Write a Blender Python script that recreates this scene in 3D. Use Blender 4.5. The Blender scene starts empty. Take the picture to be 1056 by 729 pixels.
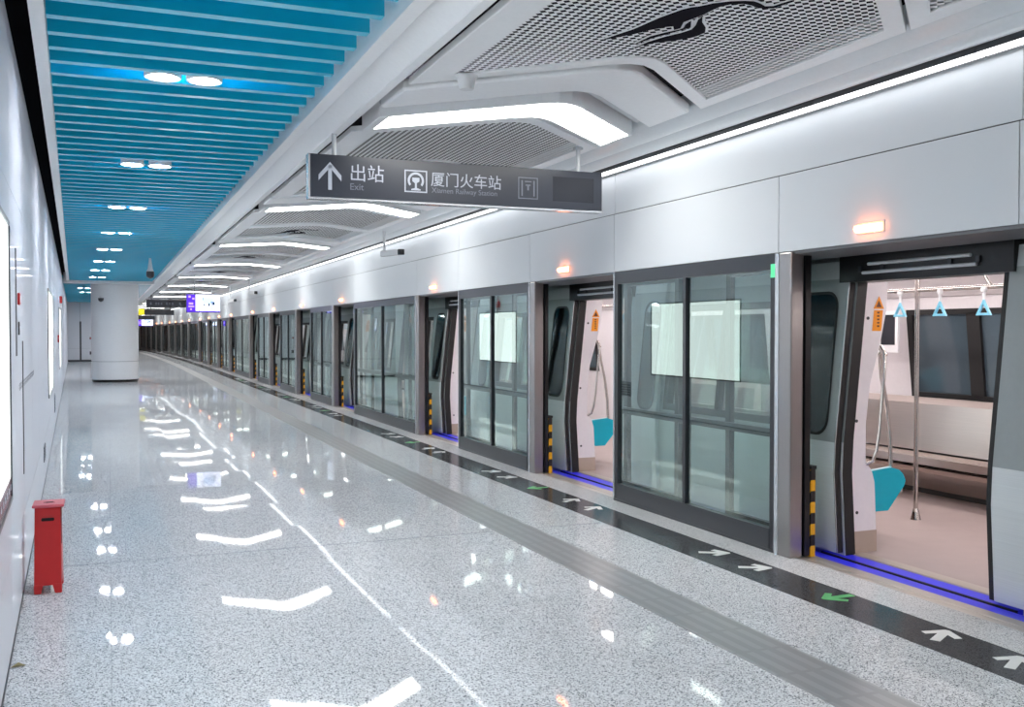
import bpy, math, random
from mathutils import Vector, Matrix
random.seed(4)
S = bpy.context.scene
COL = S.collection
PI = math.pi

# ------------------------------------------------------------------ ordinals for the labels
_u = ['', 'first', 'second', 'third', 'fourth', 'fifth', 'sixth', 'seventh', 'eighth', 'ninth', 'tenth', 'eleventh', 'twelfth',
      'thirteenth', 'fourteenth', 'fifteenth', 'sixteenth', 'seventeenth', 'eighteenth', 'nineteenth']
_t = {2: 'twenty', 3: 'thirty', 4: 'forty', 5: 'fifty', 6: 'sixty', 7: 'seventy', 8: 'eighty'}
def ordn(n):
    if n < 20: return _u[n]
    if n % 10 == 0: return _t[n // 10][:-1] + 'ieth'
    return _t[n // 10] + '-' + _u[n % 10]

# ------------------------------------------------------------------ materials
def srgb(r, g, b):
    f = lambda c: (c / 12.92 if c <= .04045 else ((c + .055) / 1.055) ** 2.4)
    return (f(r / 255), f(g / 255), f(b / 255), 1)
def setin(n, **k):
    for a, v in k.items():
        a = a.replace('_', ' ')
        if a in n.inputs: n.inputs[a].default_value = v
def base(name):
    m = bpy.data.materials.new(name); m.use_nodes = True
    nt = m.node_tree
    return m, nt, nt.nodes['Principled BSDF'], nt.nodes['Material Output']
def simple(name, rgb, rough=.5, metal=0., spec=.5, coat=0., emis=None, es=0., var=.04, vscale=30.):
    m, nt, b, o = base(name)
    c = srgb(*rgb)
    setin(b, Roughness=rough, Metallic=metal)
    b.inputs['Specular IOR Level'].default_value = spec
    b.inputs['Coat Weight'].default_value = coat
    b.inputs['Coat Roughness'].default_value = .03
    tc = nt.nodes.new('ShaderNodeTexCoord'); nz = nt.nodes.new('ShaderNodeTexNoise')
    nz.inputs['Scale'].default_value = vscale
    nt.links.new(tc.outputs['Object'], nz.inputs['Vector'])
    mx = nt.nodes.new('ShaderNodeMix'); mx.data_type = 'RGBA'
    mx.inputs['A'].default_value = [x * (1 - var) for x in c[:3]] + [1]
    mx.inputs['B'].default_value = [min(1, x * (1 + var)) for x in c[:3]] + [1]
    nt.links.new(nz.outputs['Fac'], mx.inputs['Factor'])
    nt.links.new(mx.outputs['Result'], b.inputs['Base Color'])
    if emis:
        b.inputs['Emission Color'].default_value = srgb(*emis)
        b.inputs['Emission Strength'].default_value = es
    return m
def emit(name, rgb, s):
    m, nt, b, o = base(name)
    nt.nodes.remove(b)
    e = nt.nodes.new('ShaderNodeEmission'); e.inputs['Color'].default_value = srgb(*rgb); e.inputs['Strength'].default_value = s
    nt.links.new(e.outputs[0], o.inputs['Surface'])
    return m
def brushed(name, rgb, rough=.3, axis=2, metal=1.):
    m, nt, b, o = base(name)
    setin(b, Metallic=metal, Roughness=rough)
    tc = nt.nodes.new('ShaderNodeTexCoord'); mp = nt.nodes.new('ShaderNodeMapping')
    sc = [300, 300, 300]; sc[axis] = 2
    mp.inputs['Scale'].default_value = sc
    nz = nt.nodes.new('ShaderNodeTexNoise'); nz.inputs['Scale'].default_value = 1
    nt.links.new(tc.outputs['Object'], mp.inputs['Vector']); nt.links.new(mp.outputs['Vector'], nz.inputs['Vector'])
    c = srgb(*rgb)
    mx = nt.nodes.new('ShaderNodeMix'); mx.data_type = 'RGBA'
    mx.inputs['A'].default_value = [x * .88 for x in c[:3]] + [1]; mx.inputs['B'].default_value = [min(1, x * 1.1) for x in c[:3]] + [1]
    nt.links.new(nz.outputs['Fac'], mx.inputs['Factor']); nt.links.new(mx.outputs['Result'], b.inputs['Base Color'])
    return m
def glass(name, tint, ior=1.55, boost=.0):
    m, nt, b, o = base(name)
    nt.nodes.remove(b)
    t = nt.nodes.new('ShaderNodeBsdfTransparent'); t.inputs['Color'].default_value = (*tint, 1)
    g = nt.nodes.new('ShaderNodeBsdfGlossy'); g.inputs['Roughness'].default_value = .004
    g.inputs['Color'].default_value = (.88, 1, .95, 1)
    f = nt.nodes.new('ShaderNodeFresnel'); f.inputs['IOR'].default_value = ior
    a = nt.nodes.new('ShaderNodeMath'); a.operation = 'ADD'; a.inputs[1].default_value = boost; a.use_clamp = True
    mx = nt.nodes.new('ShaderNodeMixShader')
    geo = nt.nodes.new('ShaderNodeNewGeometry')
    fr = nt.nodes.new('ShaderNodeMath'); fr.operation = 'SUBTRACT'; fr.inputs[0].default_value = 1.; nt.links.new(geo.outputs['Backfacing'], fr.inputs[1])
    pr = nt.nodes.new('ShaderNodeMath'); pr.operation = 'MULTIPLY'
    nt.links.new(f.outputs[0], a.inputs[0]); nt.links.new(a.outputs[0], pr.inputs[0]); nt.links.new(fr.outputs[0], pr.inputs[1])
    nt.links.new(pr.outputs[0], mx.inputs[0])
    nt.links.new(t.outputs[0], mx.inputs[1]); nt.links.new(g.outputs[0], mx.inputs[2])
    nt.links.new(mx.outputs[0], o.inputs['Surface'])
    return m
def math_node(nt, op, a, b=None):
    n = nt.nodes.new('ShaderNodeMath'); n.operation = op
    for i, x in enumerate((a, b)):
        if x is None: continue
        if hasattr(x, 'links') or hasattr(x, 'is_linked'): nt.links.new(x, n.inputs[i])
        else: n.inputs[i].default_value = x
    return n.outputs[0]
def granite(name, c_light, c_mid, c_dark, rough, tile=(0.8, 1.2), tilt=.003, scale=190., joint=True, dark_at=.60):
    m, nt, b, o = base(name)
    L = nt.links.new
    geo = nt.nodes.new('ShaderNodeNewGeometry')
    pos = geo.outputs['Position']
    v1 = nt.nodes.new('ShaderNodeTexVoronoi'); v1.inputs['Scale'].default_value = scale
    L(pos, v1.inputs['Vector'])
    sep = nt.nodes.new('ShaderNodeSeparateColor'); L(v1.outputs['Color'], sep.inputs[0])
    rp = nt.nodes.new('ShaderNodeValToRGB'); e = rp.color_ramp.elements
    rp.color_ramp.interpolation = 'CONSTANT'
    e[0].position = 0; e[0].color = srgb(*c_light)
    e[1].position = .45; e[1].color = srgb(*c_mid)
    x = e.new(dark_at + .22); x.color = srgb(*c_dark)
    L(sep.outputs[0], rp.inputs[0])
    nz = nt.nodes.new('ShaderNodeTexNoise'); nz.inputs['Scale'].default_value = 1.3; nz.inputs['Detail'].default_value = 3
    L(pos, nz.inputs['Vector'])
    hv = nt.nodes.new('ShaderNodeHueSaturation'); L(rp.outputs['Color'], hv.inputs['Color'])
    L(math_node(nt, 'ADD', math_node(nt, 'MULTIPLY', nz.outputs['Fac'], .16), .92), hv.inputs['Value'])
    # slabs: every slab lies a hair off level, thin joints between them
    sx = nt.nodes.new('ShaderNodeSeparateXYZ'); L(pos, sx.inputs[0])
    ix = math_node(nt, 'DIVIDE', sx.outputs['X'], tile[0]); iy = math_node(nt, 'DIVIDE', sx.outputs['Y'], tile[1])
    cx = nt.nodes.new('ShaderNodeCombineXYZ')
    L(math_node(nt, 'FLOOR', ix), cx.inputs[0]); L(math_node(nt, 'FLOOR', iy), cx.inputs[1])
    wn = nt.nodes.new('ShaderNodeTexWhiteNoise'); wn.noise_dimensions = '3D'; L(cx.outputs[0], wn.inputs['Vector'])
    sub = nt.nodes.new('ShaderNodeVectorMath'); sub.operation = 'SUBTRACT'; sub.inputs[1].default_value = (.5, .5, .5); L(wn.outputs['Color'], sub.inputs[0])
    mul = nt.nodes.new('ShaderNodeVectorMath'); mul.operation = 'MULTIPLY'; mul.inputs[1].default_value = (tilt * 2, tilt * 2, 0); L(sub.outputs[0], mul.inputs[0])
    fall = nt.nodes.new('ShaderNodeVectorMath'); fall.operation = 'ADD'; fall.inputs[1].default_value = (0, .0055, 0); L(mul.outputs[0], fall.inputs[0])
    add = nt.nodes.new('ShaderNodeVectorMath'); add.operation = 'ADD'; L(geo.outputs['Normal'], add.inputs[0]); L(fall.outputs[0], add.inputs[1])
    nrm = nt.nodes.new('ShaderNodeVectorMath'); nrm.operation = 'NORMALIZE'; L(add.outputs[0], nrm.inputs[0])
    col = hv.outputs['Color']
    if joint:
        fx = math_node(nt, 'ABSOLUTE', math_node(nt, 'SUBTRACT', math_node(nt, 'FRACT', ix), .5))
        fy = math_node(nt, 'ABSOLUTE', math_node(nt, 'SUBTRACT', math_node(nt, 'FRACT', iy), .5))
        jx = math_node(nt, 'GREATER_THAN', fx, .5 - .0012 / tile[0]); jy = math_node(nt, 'GREATER_THAN', fy, .5 - .0012 / tile[1])
        j = math_node(nt, 'MAXIMUM', jx, jy)
        mx = nt.nodes.new('ShaderNodeMix'); mx.data_type = 'RGBA'
        L(math_node(nt, 'MULTIPLY', j, .55), mx.inputs['Factor']); L(col, mx.inputs['A']); mx.inputs['B'].default_value = srgb(105, 108, 112)
        col = mx.outputs['Result']
    # waxed stone: the sheen stops well short of a mirror at flat angles
    nt.nodes.remove(b)
    df = nt.nodes.new('ShaderNodeBsdfDiffuse'); L(col, df.inputs['Color'])
    gl = nt.nodes.new('ShaderNodeBsdfGlossy'); gl.inputs['Roughness'].default_value = rough; L(nrm.outputs[0], gl.inputs['Normal'])
    fr = nt.nodes.new('ShaderNodeFresnel'); fr.inputs['IOR'].default_value = 1.42
    ms = nt.nodes.new('ShaderNodeMixShader')
    L(math_node(nt, 'MINIMUM', math_node(nt, 'MULTIPLY', fr.outputs[0], .72), .42), ms.inputs[0])
    L(df.outputs[0], ms.inputs[1]); L(gl.outputs[0], ms.inputs[2]); L(ms.outputs[0], o.inputs['Surface'])
    return m
def perforated(name, rgb, pitch=.047, hole=.36):
    m, nt, b, o = base(name)
    L = nt.links.new
    tc = nt.nodes.new('ShaderNodeTexCoord'); sx = nt.nodes.new('ShaderNodeSeparateXYZ'); L(tc.outputs['Object'], sx.inputs[0])
    fx = math_node(nt, 'ABSOLUTE', math_node(nt, 'SUBTRACT', math_node(nt, 'FRACT', math_node(nt, 'DIVIDE', sx.outputs['X'], pitch)), .5))
    fy = math_node(nt, 'ABSOLUTE', math_node(nt, 'SUBTRACT', math_node(nt, 'FRACT', math_node(nt, 'DIVIDE', sx.outputs['Y'], pitch)), .5))
    h = math_node(nt, 'LESS_THAN', math_node(nt, 'ADD', fx, fy), hole * 1.28)
    t = nt.nodes.new('ShaderNodeBsdfTransparent')
    mx = nt.nodes.new('ShaderNodeMixShader')
    b.inputs['Base Color'].default_value = srgb(*rgb); setin(b, Roughness=.5)
    L(h, mx.inputs[0]); L(b.outputs[0], mx.inputs[1]); L(t.outputs[0], mx.inputs[2]); L(mx.outputs[0], o.inputs['Surface'])
    return m
def hazard(name):
    m, nt, b, o = base(name)
    L = nt.links.new
    tc = nt.nodes.new('ShaderNodeTexCoord'); sx = nt.nodes.new('ShaderNodeSeparateXYZ'); L(tc.outputs['Object'], sx.inputs[0])
    s = math_node(nt, 'ADD', sx.outputs['Z'], math_node(nt, 'MULTIPLY', sx.outputs['Y'], 1.3))
    f = math_node(nt, 'LESS_THAN', math_node(nt, 'FRACT', math_node(nt, 'DIVIDE', s, .16)), .5)
    mx = nt.nodes.new('ShaderNodeMix'); mx.data_type = 'RGBA'
    mx.inputs['A'].default_value = srgb(22, 20, 20); mx.inputs['B'].default_value = srgb(235, 172, 20)
    L(f, mx.inputs['Factor']); L(mx.outputs['Result'], b.inputs['Base Color']); setin(b, Roughness=.45)
    return m
def ribbed(name, rgb, rough=.3):
    # tactile paving tile: raised ribs along the strip as bump
    m, nt, b, o = base(name)
    L = nt.links.new
    geo = nt.nodes.new('ShaderNodeNewGeometry'); sx = nt.nodes.new('ShaderNodeSeparateXYZ'); L(geo.outputs['Position'], sx.inputs[0])
    f = math_node(nt, 'ABSOLUTE', math_node(nt, 'SUBTRACT', math_node(nt, 'FRACT', math_node(nt, 'DIVIDE', sx.outputs['X'], .0875)), .5))
    r = math_node(nt, 'LESS_THAN', f, .24)
    fy = math_node(nt, 'ABSOLUTE', math_node(nt, 'SUBTRACT', math_node(nt, 'FRACT', math_node(nt, 'DIVIDE', sx.outputs['Y'], .35)), .5))
    ry = math_node(nt, 'LESS_THAN', fy, .46)
    h = math_node(nt, 'MULTIPLY', r, ry)
    bp = nt.nodes.new('ShaderNodeBump'); bp.inputs['Strength'].default_value = .5; bp.inputs['Distance'].default_value = .004
    L(h, bp.inputs['Height']); L(bp.outputs[0], b.inputs['Normal'])
    mx = nt.nodes.new('ShaderNodeMix'); mx.data_type = 'RGBA'
    c = srgb(*rgb)
    mx.inputs['A'].default_value = [x * .82 for x in c[:3]] + [1]; mx.inputs['B'].default_value = c
    L(h, mx.inputs['Factor']); L(mx.outputs['Result'], b.inputs['Base Color']); setin(b, Roughness=rough)
    return m
def enamel(name, rgb, gl=.22, rough=.04):
    # white enamel under a clear gloss: an even mix of matt white and mirror
    m, nt, b, o = base(name)
    nt.nodes.remove(b)
    L = nt.links.new
    tc = nt.nodes.new('ShaderNodeTexCoord'); mp = nt.nodes.new('ShaderNodeMapping'); mp.inputs['Scale'].default_value = (1, .9, .25)
    nz = nt.nodes.new('ShaderNodeTexNoise'); nz.inputs['Scale'].default_value = 1.5
    L(tc.outputs['Object'], mp.inputs['Vector']); L(mp.outputs[0], nz.inputs['Vector'])
    bp = nt.nodes.new('ShaderNodeBump'); bp.inputs['Strength'].default_value = .04; bp.inputs['Distance'].default_value = .02
    L(nz.outputs['Fac'], bp.inputs['Height'])
    d = nt.nodes.new('ShaderNodeBsdfDiffuse'); d.inputs['Color'].default_value = srgb(*rgb)
    g = nt.nodes.new('ShaderNodeBsdfGlossy'); g.inputs['Roughness'].default_value = rough; L(bp.outputs[0], g.inputs['Normal'])
    mx = nt.nodes.new('ShaderNodeMixShader'); mx.inputs[0].default_value = gl
    L(d.outputs[0], mx.inputs[1]); L(g.outputs[0], mx.inputs[2]); L(mx.outputs[0], o.inputs['Surface'])
    return m
def wallpanel(name, rgb, rough=.08, spec=.6):
    # enamelled wall panels: a faint cloudiness and barely uneven gloss
    m, nt, b, o = base(name)
    L = nt.links.new
    tc = nt.nodes.new('ShaderNodeTexCoord'); mp = nt.nodes.new('ShaderNodeMapping'); mp.inputs['Scale'].default_value = (1, .9, .25)
    nz = nt.nodes.new('ShaderNodeTexNoise'); nz.inputs['Scale'].default_value = 1.5; nz.inputs['Detail'].default_value = 2
    L(tc.outputs['Object'], mp.inputs['Vector']); L(mp.outputs[0], nz.inputs['Vector'])
    bp = nt.nodes.new('ShaderNodeBump'); bp.inputs['Strength'].default_value = .05; bp.inputs['Distance'].default_value = .02
    L(nz.outputs['Fac'], bp.inputs['Height']); L(bp.outputs[0], b.inputs['Normal'])
    b.inputs['Base Color'].default_value = srgb(*rgb); setin(b, Roughness=rough); b.inputs['Specular IOR Level'].default_value = spec
    return m

MT = dict(
    floor=granite('speckled_granite', (226, 228, 230), (196, 199, 203), (92, 96, 104), .03),
    floor_band=granite('pale_granite', (218, 219, 220), (198, 199, 200), (150, 152, 156), .16, tile=(9, .6), tilt=.003),
    dark_granite=granite('dark_granite', (78, 79, 82), (64, 65, 68), (50, 51, 54), .16, tile=(9, .6), tilt=.003),
    tactile=ribbed('tactile_tile', (152, 154, 156)),
    wall=enamel('white_enamel', (232, 235, 243)),
    fascia=wallpanel('white_glass_fascia', (214, 218, 222), .45, .1),
    white=simple('white_paint', (240, 242, 245), .36),
    ceilwhite=simple('white_metal_ceiling', (240, 242, 244), .38),
    greymetal=simple('grey_powdercoat', (196, 199, 203), .35),
    cove=simple('grey_satin_metal', (226, 232, 235), .3),
    plenum=simple('black_plenum', (24, 22, 30), .95, spec=.1),
    blue=simple('blue_baffle_paint', (8, 182, 216), .28, var=.02, spec=.6, coat=.5),
    perf=perforated('perforated_sheet', (240, 242, 243)),
    black=simple('black_lacquer', (20, 20, 22), .3),
    blackrub=simple('black_rubber', (18, 18, 20), .55),
    frame=simple('charcoal_frame', (46, 48, 54), .28),
    kick=simple('grey_kick_plate', (74, 76, 80), .3, metal=.4),
    steel=brushed('brushed_steel', (172, 168, 166), .3),
    alu=simple('aluminium_trim', (215, 218, 222), .25, metal=.7),
    chrome=simple('polished_steel', (205, 200, 196), .12, metal=1),
    glass=glass('screen_glass', (.86, .93, .905), 1.6, .16),
    clearglass=glass('door_glass', (.97, .985, .98), 1.4, .02),
    tglass=glass('tinted_window_glass', (.78, .82, .83), 1.5, .02),
    darkglass=simple('dark_window_glass', (20, 24, 28), .04, spec=.7),
    fwglass=simple('dark_far_window_glass', (72, 86, 96), .05, spec=.7),
    hazard=hazard('hazard_stripes'),
    bluestrip=simple('blue_light_strip', (44, 44, 226), .3, emis=(50, 50, 255), es=.05),
    sill=brushed('sill_metal', (188, 180, 172), .35, 1, .5),
    lamp=emit('lamp_white', (255, 254, 250), 7.5),
    lampline=emit('lamp_line_white', (250, 252, 255), 2.2),
    lampdown=emit('lamp_downlight', (246, 248, 255), 85.0),
    orange=emit('lamp_orange', (255, 140, 84), 9.0),
    boxlight=emit('lightbox_white', (242, 250, 250), 1.25),
    trainlamp=emit('train_lamp', (255, 244, 240), 8.0),
    red=simple('red_paint', (196, 34, 36), .35, var=.08, vscale=9),
    redtop=simple('pale_red_paint', (204, 92, 104), .35, var=.12, vscale=14),  # lighter, pinker red for the lid
    darkhole=simple('dark_recess', (24, 12, 12), .8),
    sign=simple('sign_charcoal', (47, 51, 61), .3),
    signdark=simple('sign_black_display', (36, 39, 47), .22),
    letter=simple('sign_letter_grey', (158, 164, 176), .4, emis=(168, 174, 186), es=.06),  # faint glow stands in for ceiling light shining through the letters
    letterdim=simple('sign_letter_dim', (108, 114, 126), .4),
    bodylow=brushed('train_body_silver', (212, 217, 218), .38, 1, .2),
    bodydark=simple('train_body_grey', (152, 158, 158), .32, metal=.1),
    soffit=simple('header_soffit_grey', (104, 105, 108), .4),
    bodytop=simple('train_body_light_grey', (190, 195, 196), .32, metal=.1),
    lining=simple('train_lining', (226, 222, 226), .4),
    trainfloor=simple('train_floor_vinyl', (166, 152, 150), .38, var=.09, vscale=5),
    bench=brushed('bench_steel', (214, 204, 198), .28, 1),
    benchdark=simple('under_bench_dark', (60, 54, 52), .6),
    teal=simple('teal_panel', (0, 168, 192), .35),
    tealedge=simple('teal_panel_edge', (170, 226, 232), .3),
    strapblue=simple('strap_pale_blue', (120, 196, 224), .35),
    strapwhite=simple('strap_white', (222, 226, 230), .5),
    sticker=simple('orange_sticker', (240, 150, 12), .4),
    inkbrown=simple('sticker_ink', (96, 48, 14), .5),
    beige=simple('beige_skirting', (176, 160, 148), .5),
    arrowwhite=simple('white_marking', (222, 224, 222), .35),
    arrowgreen=simple('green_marking', (96, 186, 112), .35),
    purple=emit('screen_purple', (78, 44, 205), 1.0),
    lilac=emit('screen_lilac', (168, 140, 250), 1.0),
    screen=emit('screen_white', (226, 232, 255), 1.15),
    screenblue=emit('screen_pale_blue', (176, 204, 250), 1.0),
    screenteal=emit('screen_dark', (30, 52, 74), 1.0),
    yellow=simple('yellow_sign', (222, 214, 40), .4, emis=(222, 214, 40), es=.5),
    greenlabel=simple('green_label', (90, 214, 150), .4, emis=(90, 214, 150), es=.3),
    maroon=simple('maroon_poster', (112, 44, 56), .25),
    ink=simple('grey_ink', (136, 140, 150), .5),
    darkgrey=simple('dark_grey_plastic', (58, 60, 66), .4),
    camwhite=simple('camera_white', (224, 226, 228), .4),
    leaf=simple('dry_leaf', (150, 140, 100), .6),
    paleblue=simple('pale_blue_ceiling', (170, 212, 232), .2),
)

# ------------------------------------------------------------------ mesh builder
class MB:
    def __init__(s): s.v = []; s.f = []; s.m = []; s.mats = []; s.cur = 0
    def use(s, mat):
        mat = MT[mat]
        if mat not in s.mats: s.mats.append(mat)
        s.cur = s.mats.index(mat); return s
    def face(s, pts):
        n = len(s.v); s.v += [tuple(p) for p in pts]; s.f.append(tuple(range(n, n + len(pts)))); s.m.append(s.cur); return s
    def raw(s, vs, fs):
        n = len(s.v); s.v += [tuple(p) for p in vs]
        for f in fs: s.f.append(tuple(i + n for i in f)); s.m.append(s.cur)
        return s
    def box(s, x0, x1, y0, y1, z0, z1):
        return s.raw([(x0,y0,z0),(x1,y0,z0),(x1,y1,z0),(x0,y1,z0),(x0,y0,z1),(x1,y0,z1),(x1,y1,z1),(x0,y1,z1)],
                     [(0,3,2,1),(4,5,6,7),(0,1,5,4),(1,2,6,5),(2,3,7,6),(3,0,4,7)])
    def loft(s, rings, caps=True, closed=True):
        n = len(rings[0]); vs = [p for r in rings for p in r]; fs = []
        for k in range(len(rings) - 1):
            for i in range(n if closed else n - 1):
                j = (i + 1) % n
                fs.append((k*n+i, k*n+j, (k+1)*n+j, (k+1)*n+i))
        if caps: fs.append(tuple(reversed(range(n)))); fs.append(tuple((len(rings)-1)*n + i for i in range(n)))
        return s.raw(vs, fs)
    def prism_z(s, poly, z0, z1): return s.loft([[(x, y, z0) for x, y in poly], [(x, y, z1) for x, y in poly]])
    def prism_y(s, poly, y0, y1): return s.loft([[(x, y0, z) for x, z in poly], [(x, y1, z) for x, z in poly]])
    def prism_x(s, poly, x0, x1): return s.loft([[(x0, y, z) for y, z in poly], [(x1, y, z) for y, z in poly]])
    def cyl(s, c, r, h, axis='z', n=20, r2=None):
        r2 = r if r2 is None else r2
        A = []; B = []
        for i in range(n):
            a = 2*PI*i/n; ca, sa = math.cos(a), math.sin(a)
            if axis == 'z': A.append((c[0]+r*ca, c[1]+r*sa, c[2])); B.append((c[0]+r2*ca, c[1]+r2*sa, c[2]+h))
            elif axis == 'y': A.append((c[0]+r*sa, c[1], c[2]+r*ca)); B.append((c[0]+r2*sa, c[1]+h, c[2]+r2*ca))
            else: A.append((c[0], c[1]+r*ca, c[2]+r*sa)); B.append((c[0]+h, c[1]+r2*ca, c[2]+r2*sa))
        return s.loft([A, B])
    def lathe(s, c, prof, n=28):
        return s.loft([[(c[0]+r*math.cos(2*PI*i/n), c[1]+r*math.sin(2*PI*i/n), c[2]+z) for i in range(n)] for r, z in prof])
    def tube(s, pts, r, n=10):
        pts = [Vector(p) for p in pts]; rings = []
        for i, p in enumerate(pts):
            t = (pts[min(i+1, len(pts)-1)] - pts[max(i-1, 0)]).normalized()
            ref = Vector((1, 0, 0)) if abs(t.x) < .8 else Vector((0, 1, 0))
            a = t.cross(ref).normalized(); b = t.cross(a)
            rings.append([tuple(p + a*r*math.cos(2*PI*k/n) + b*r*math.sin(2*PI*k/n)) for k in range(n)])
        return s.loft(rings)
    def build(s, name, parent=None, bevel=0, smooth=False):
        me = bpy.data.meshes.new(name); me.from_pydata(s.v, [], s.f)
        for m in s.mats: me.materials.append(m)
        me.polygons.foreach_set('material_index', s.m)
        if smooth: me.polygons.foreach_set('use_smooth', [True]*len(s.f))
        me.update()
        import bmesh
        bm = bmesh.new(); bm.from_mesh(me); bmesh.ops.recalc_face_normals(bm, faces=bm.faces); bm.to_mesh(me); bm.free()
        o = bpy.data.objects.new(name, me); COL.objects.link(o)
        if parent: o.parent = parent
        if bevel:
            b = o.modifiers.new('bevel', 'BEVEL'); b.width = bevel; b.segments = 2; b.limit_method = 'ANGLE'
        if smooth:
            try: me.set_sharp_from_angle(angle=math.radians(40))
            except Exception: pass
        return o
def new(mat): return MB().use(mat)
def tag(o, label, cat, group=None, kind=None):
    o['label'] = label; o['category'] = cat
    if group: o['group'] = group
    if kind: o['kind'] = kind
    return o
def struct(o, label=None):
    o['kind'] = 'structure'
    if label: o['label'] = label
    return o
def thing(name, label, cat, loc=(0, 0, 0), rz=0, group=None):
    o = bpy.data.objects.new(name, None); COL.objects.link(o); o.empty_display_size = .1
    o.location = loc; o.rotation_euler = (0, 0, rz)
    return tag(o, label, cat, group)
def dup(root, loc, rz, label):
    r = root.copy(); COL.objects.link(r); r.location = loc; r.rotation_euler = (0, 0, rz); r['label'] = label
    def kids(a, b):
        for ch in list(a.children):
            c = ch.copy(); COL.objects.link(c); c.parent = b
            kids(ch, c)
    kids(root, r)
    return r
class Repeat:
    """first call moves the source itself, later calls copy it"""
    def __init__(s, src): s.src = src; s.n = 0
    def put(s, loc, rz, label):
        s.n += 1
        if s.n == 1:
            s.src.location = loc; s.src.rotation_euler = (0, 0, rz); s.src['label'] = label; return s.src
        return dup(s.src, loc, rz, label)

# ------------------------------------------------------------------ the two directions of the place
H = 1.64
WA = math.radians(1.712)            # the left wall runs this much off the track
WD = -.304
def WL(x, s, z): return (math.cos(WA)*x - math.sin(WA)*s, math.sin(WA)*x + math.cos(WA)*s, z)   # wall frame -> world
def dx(y): return -(y - 44)**2 / 1950 if y > 44 else 0.                                            # the platform edge bends away far off
def da(y): return math.atan((y - 44) / 975) if y > 44 else 0.
YS = [-4, 44] + list(range(46, 111, 2))
def sweep(mb, prof, ys=YS): return mb.loft([[(x + dx(y), y, z) for x, z in prof] for y in ys])
def edge(y, x=0): return (x + dx(y), y, 0)

# ------------------------------------------------------------------ floor
f = new('floor'); sweep(f, [(-4.5, -.2), (3.92, -.2), (3.92, 0), (-4.5, 0)]); struct(f.build('floor'))
f = new('dark_granite'); sweep(f, [(3.92, -.2), (4.29, -.2), (4.29, 0), (3.92, 0)]); struct(f.build('trim_1'), 'dark granite strip in the floor along the screen doors')
f = new('floor_band'); sweep(f, [(4.29, -.2), (4.61, -.2), (4.61, 0), (4.29, 0)]); struct(f.build('trim_2'), 'pale granite strip at the foot of the screen doors')
f = new('tactile'); sweep(f, [(2.93, -.01), (3.28, -.01), (3.28, .0025), (2.93, .0025)]); struct(f.build('trim_3'), 'grey ribbed tactile paving strip')
f = new('sill'); sweep(f, [(4.61, -.3), (4.79, -.3), (4.79, -.004), (4.70, -.004), (4.695, -.008), (4.69, -.004), (4.61, -.004)]); struct(f.build('trim_4'), 'metal threshold of the platform edge')
f = new('bluestrip'); sweep(f, [(4.79, -.06), (4.90, -.06), (4.90, -.006), (4.79, -.006)]); struct(f.build('trim_5'), 'blue strip along the platform edge')
f = new('floor_band').use('plenum'); sweep(f, [(4.5, -1.3), (10.2, -1.3), (10.2, -1.2), (4.5, -1.2)]); struct(f.build('floor'), 'dark track bed below the train')
# one wider expansion joint across the floor
f = new('ink'); f.box(-.53, 3.92, 7.545, 7.555, 0, .0012); struct(f.build('trim_6'), 'joint across the floor')

# ------------------------------------------------------------------ left wall
WE = 59.
w = MB()
s_marks = [-4, -1.6, 2.3, 5.75+.06, 7.2, 8.7, 10.2, 11.7, 14.0-.06, 17.2+.06, 18.7, 20.2, 21.7, 23.2, 24.6, 28.1, 29.6, 31.1, 32.6, 34.1, 36, 39, 42, 45, 48, 51, 54, 57, WE]
def wl_box(mb, x0, x1, s0, s1, z0, z1):
    P = [(x0,s0,z0),(x1,s0,z0),(x1,s1,z0),(x0,s1,z0),(x0,s0,z1),(x1,s0,z1),(x1,s1,z1),(x0,s1,z1)]
    return mb.raw([WL(*p) for p in P], [(0,3,2,1),(4,5,6,7),(0,1,5,4),(1,2,6,5),(2,3,7,6),(3,0,4,7)])
w.use('wall')
for a, b in zip(s_marks[:-1], s_marks[1:]):
    for z0, z1 in ((.0, .46), (.463, 2.40), (2.403, 3.30)):
        wl_box(w, WD - .03, WD, a + .002, b - .002, z0 + (.012 if z0 == 0 else 0), z1)
w.use('frame'); wl_box(w, WD - .12, WD - .006, -4, WE, 0, 3.3)
struct(w.build('wall_left'))
w = new('darkgrey'); wl_box(w, WD - .012, WD + .006, -4, WE, 0, .012); struct(w.build('baseboard_left'))
# ceiling edge trim over the wall, dark slot between trim and wall
w = new('ceilwhite'); wl_box(w, WD + .112, WD + .184, -4, 33.9, 3.235, 3.34); struct(w.build('trim_7'), 'white edge trim of the blue ceiling above the wall')

# light boxes in the wall
def make_lightbox(length):
    r = thing('light_box', 'x', 'light box', group='light boxes in the left wall')
    z0, z1 = .78, 2.2
    a = new('frame')
    for q in ((0, .03, z0, z1), (length-.03, length, z0, z1)): a.box(-.006, .012, q[0], q[1], q[2], q[3])
    a.box(-.006, .012, .03, length-.03, z0, z0+.025); a.box(-.006, .012, .03, length-.03, z1-.025, z1)
    a.build('frame', r)
    new('boxlight').box(-.006, .004, .03, length-.03, z0+.025, z1-.025).build('lit_panel', r)
    return r
first = make_lightbox(3.2)
first.location = WL(WD, 2.45, 0); first.rotation_euler = (0, 0, WA); first['label'] = 'nearest lit white light box in left wall, cut by the photo edge'
b = new('maroon'); b.box(-.004, .0065, 3.2-1.9, 3.2-.035, .806, .90); o = b.build('poster_band', first); o['label'] = 'maroon band along the foot of the panel'
b = new('letter')
for i in range(12): b.box(.0065, .0075, 3.2-.1-.14*i, 3.2-.06-.14*i, .84, .868)
b.build('lettering', o)
lb = Repeat(make_lightbox(3.15))
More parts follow.
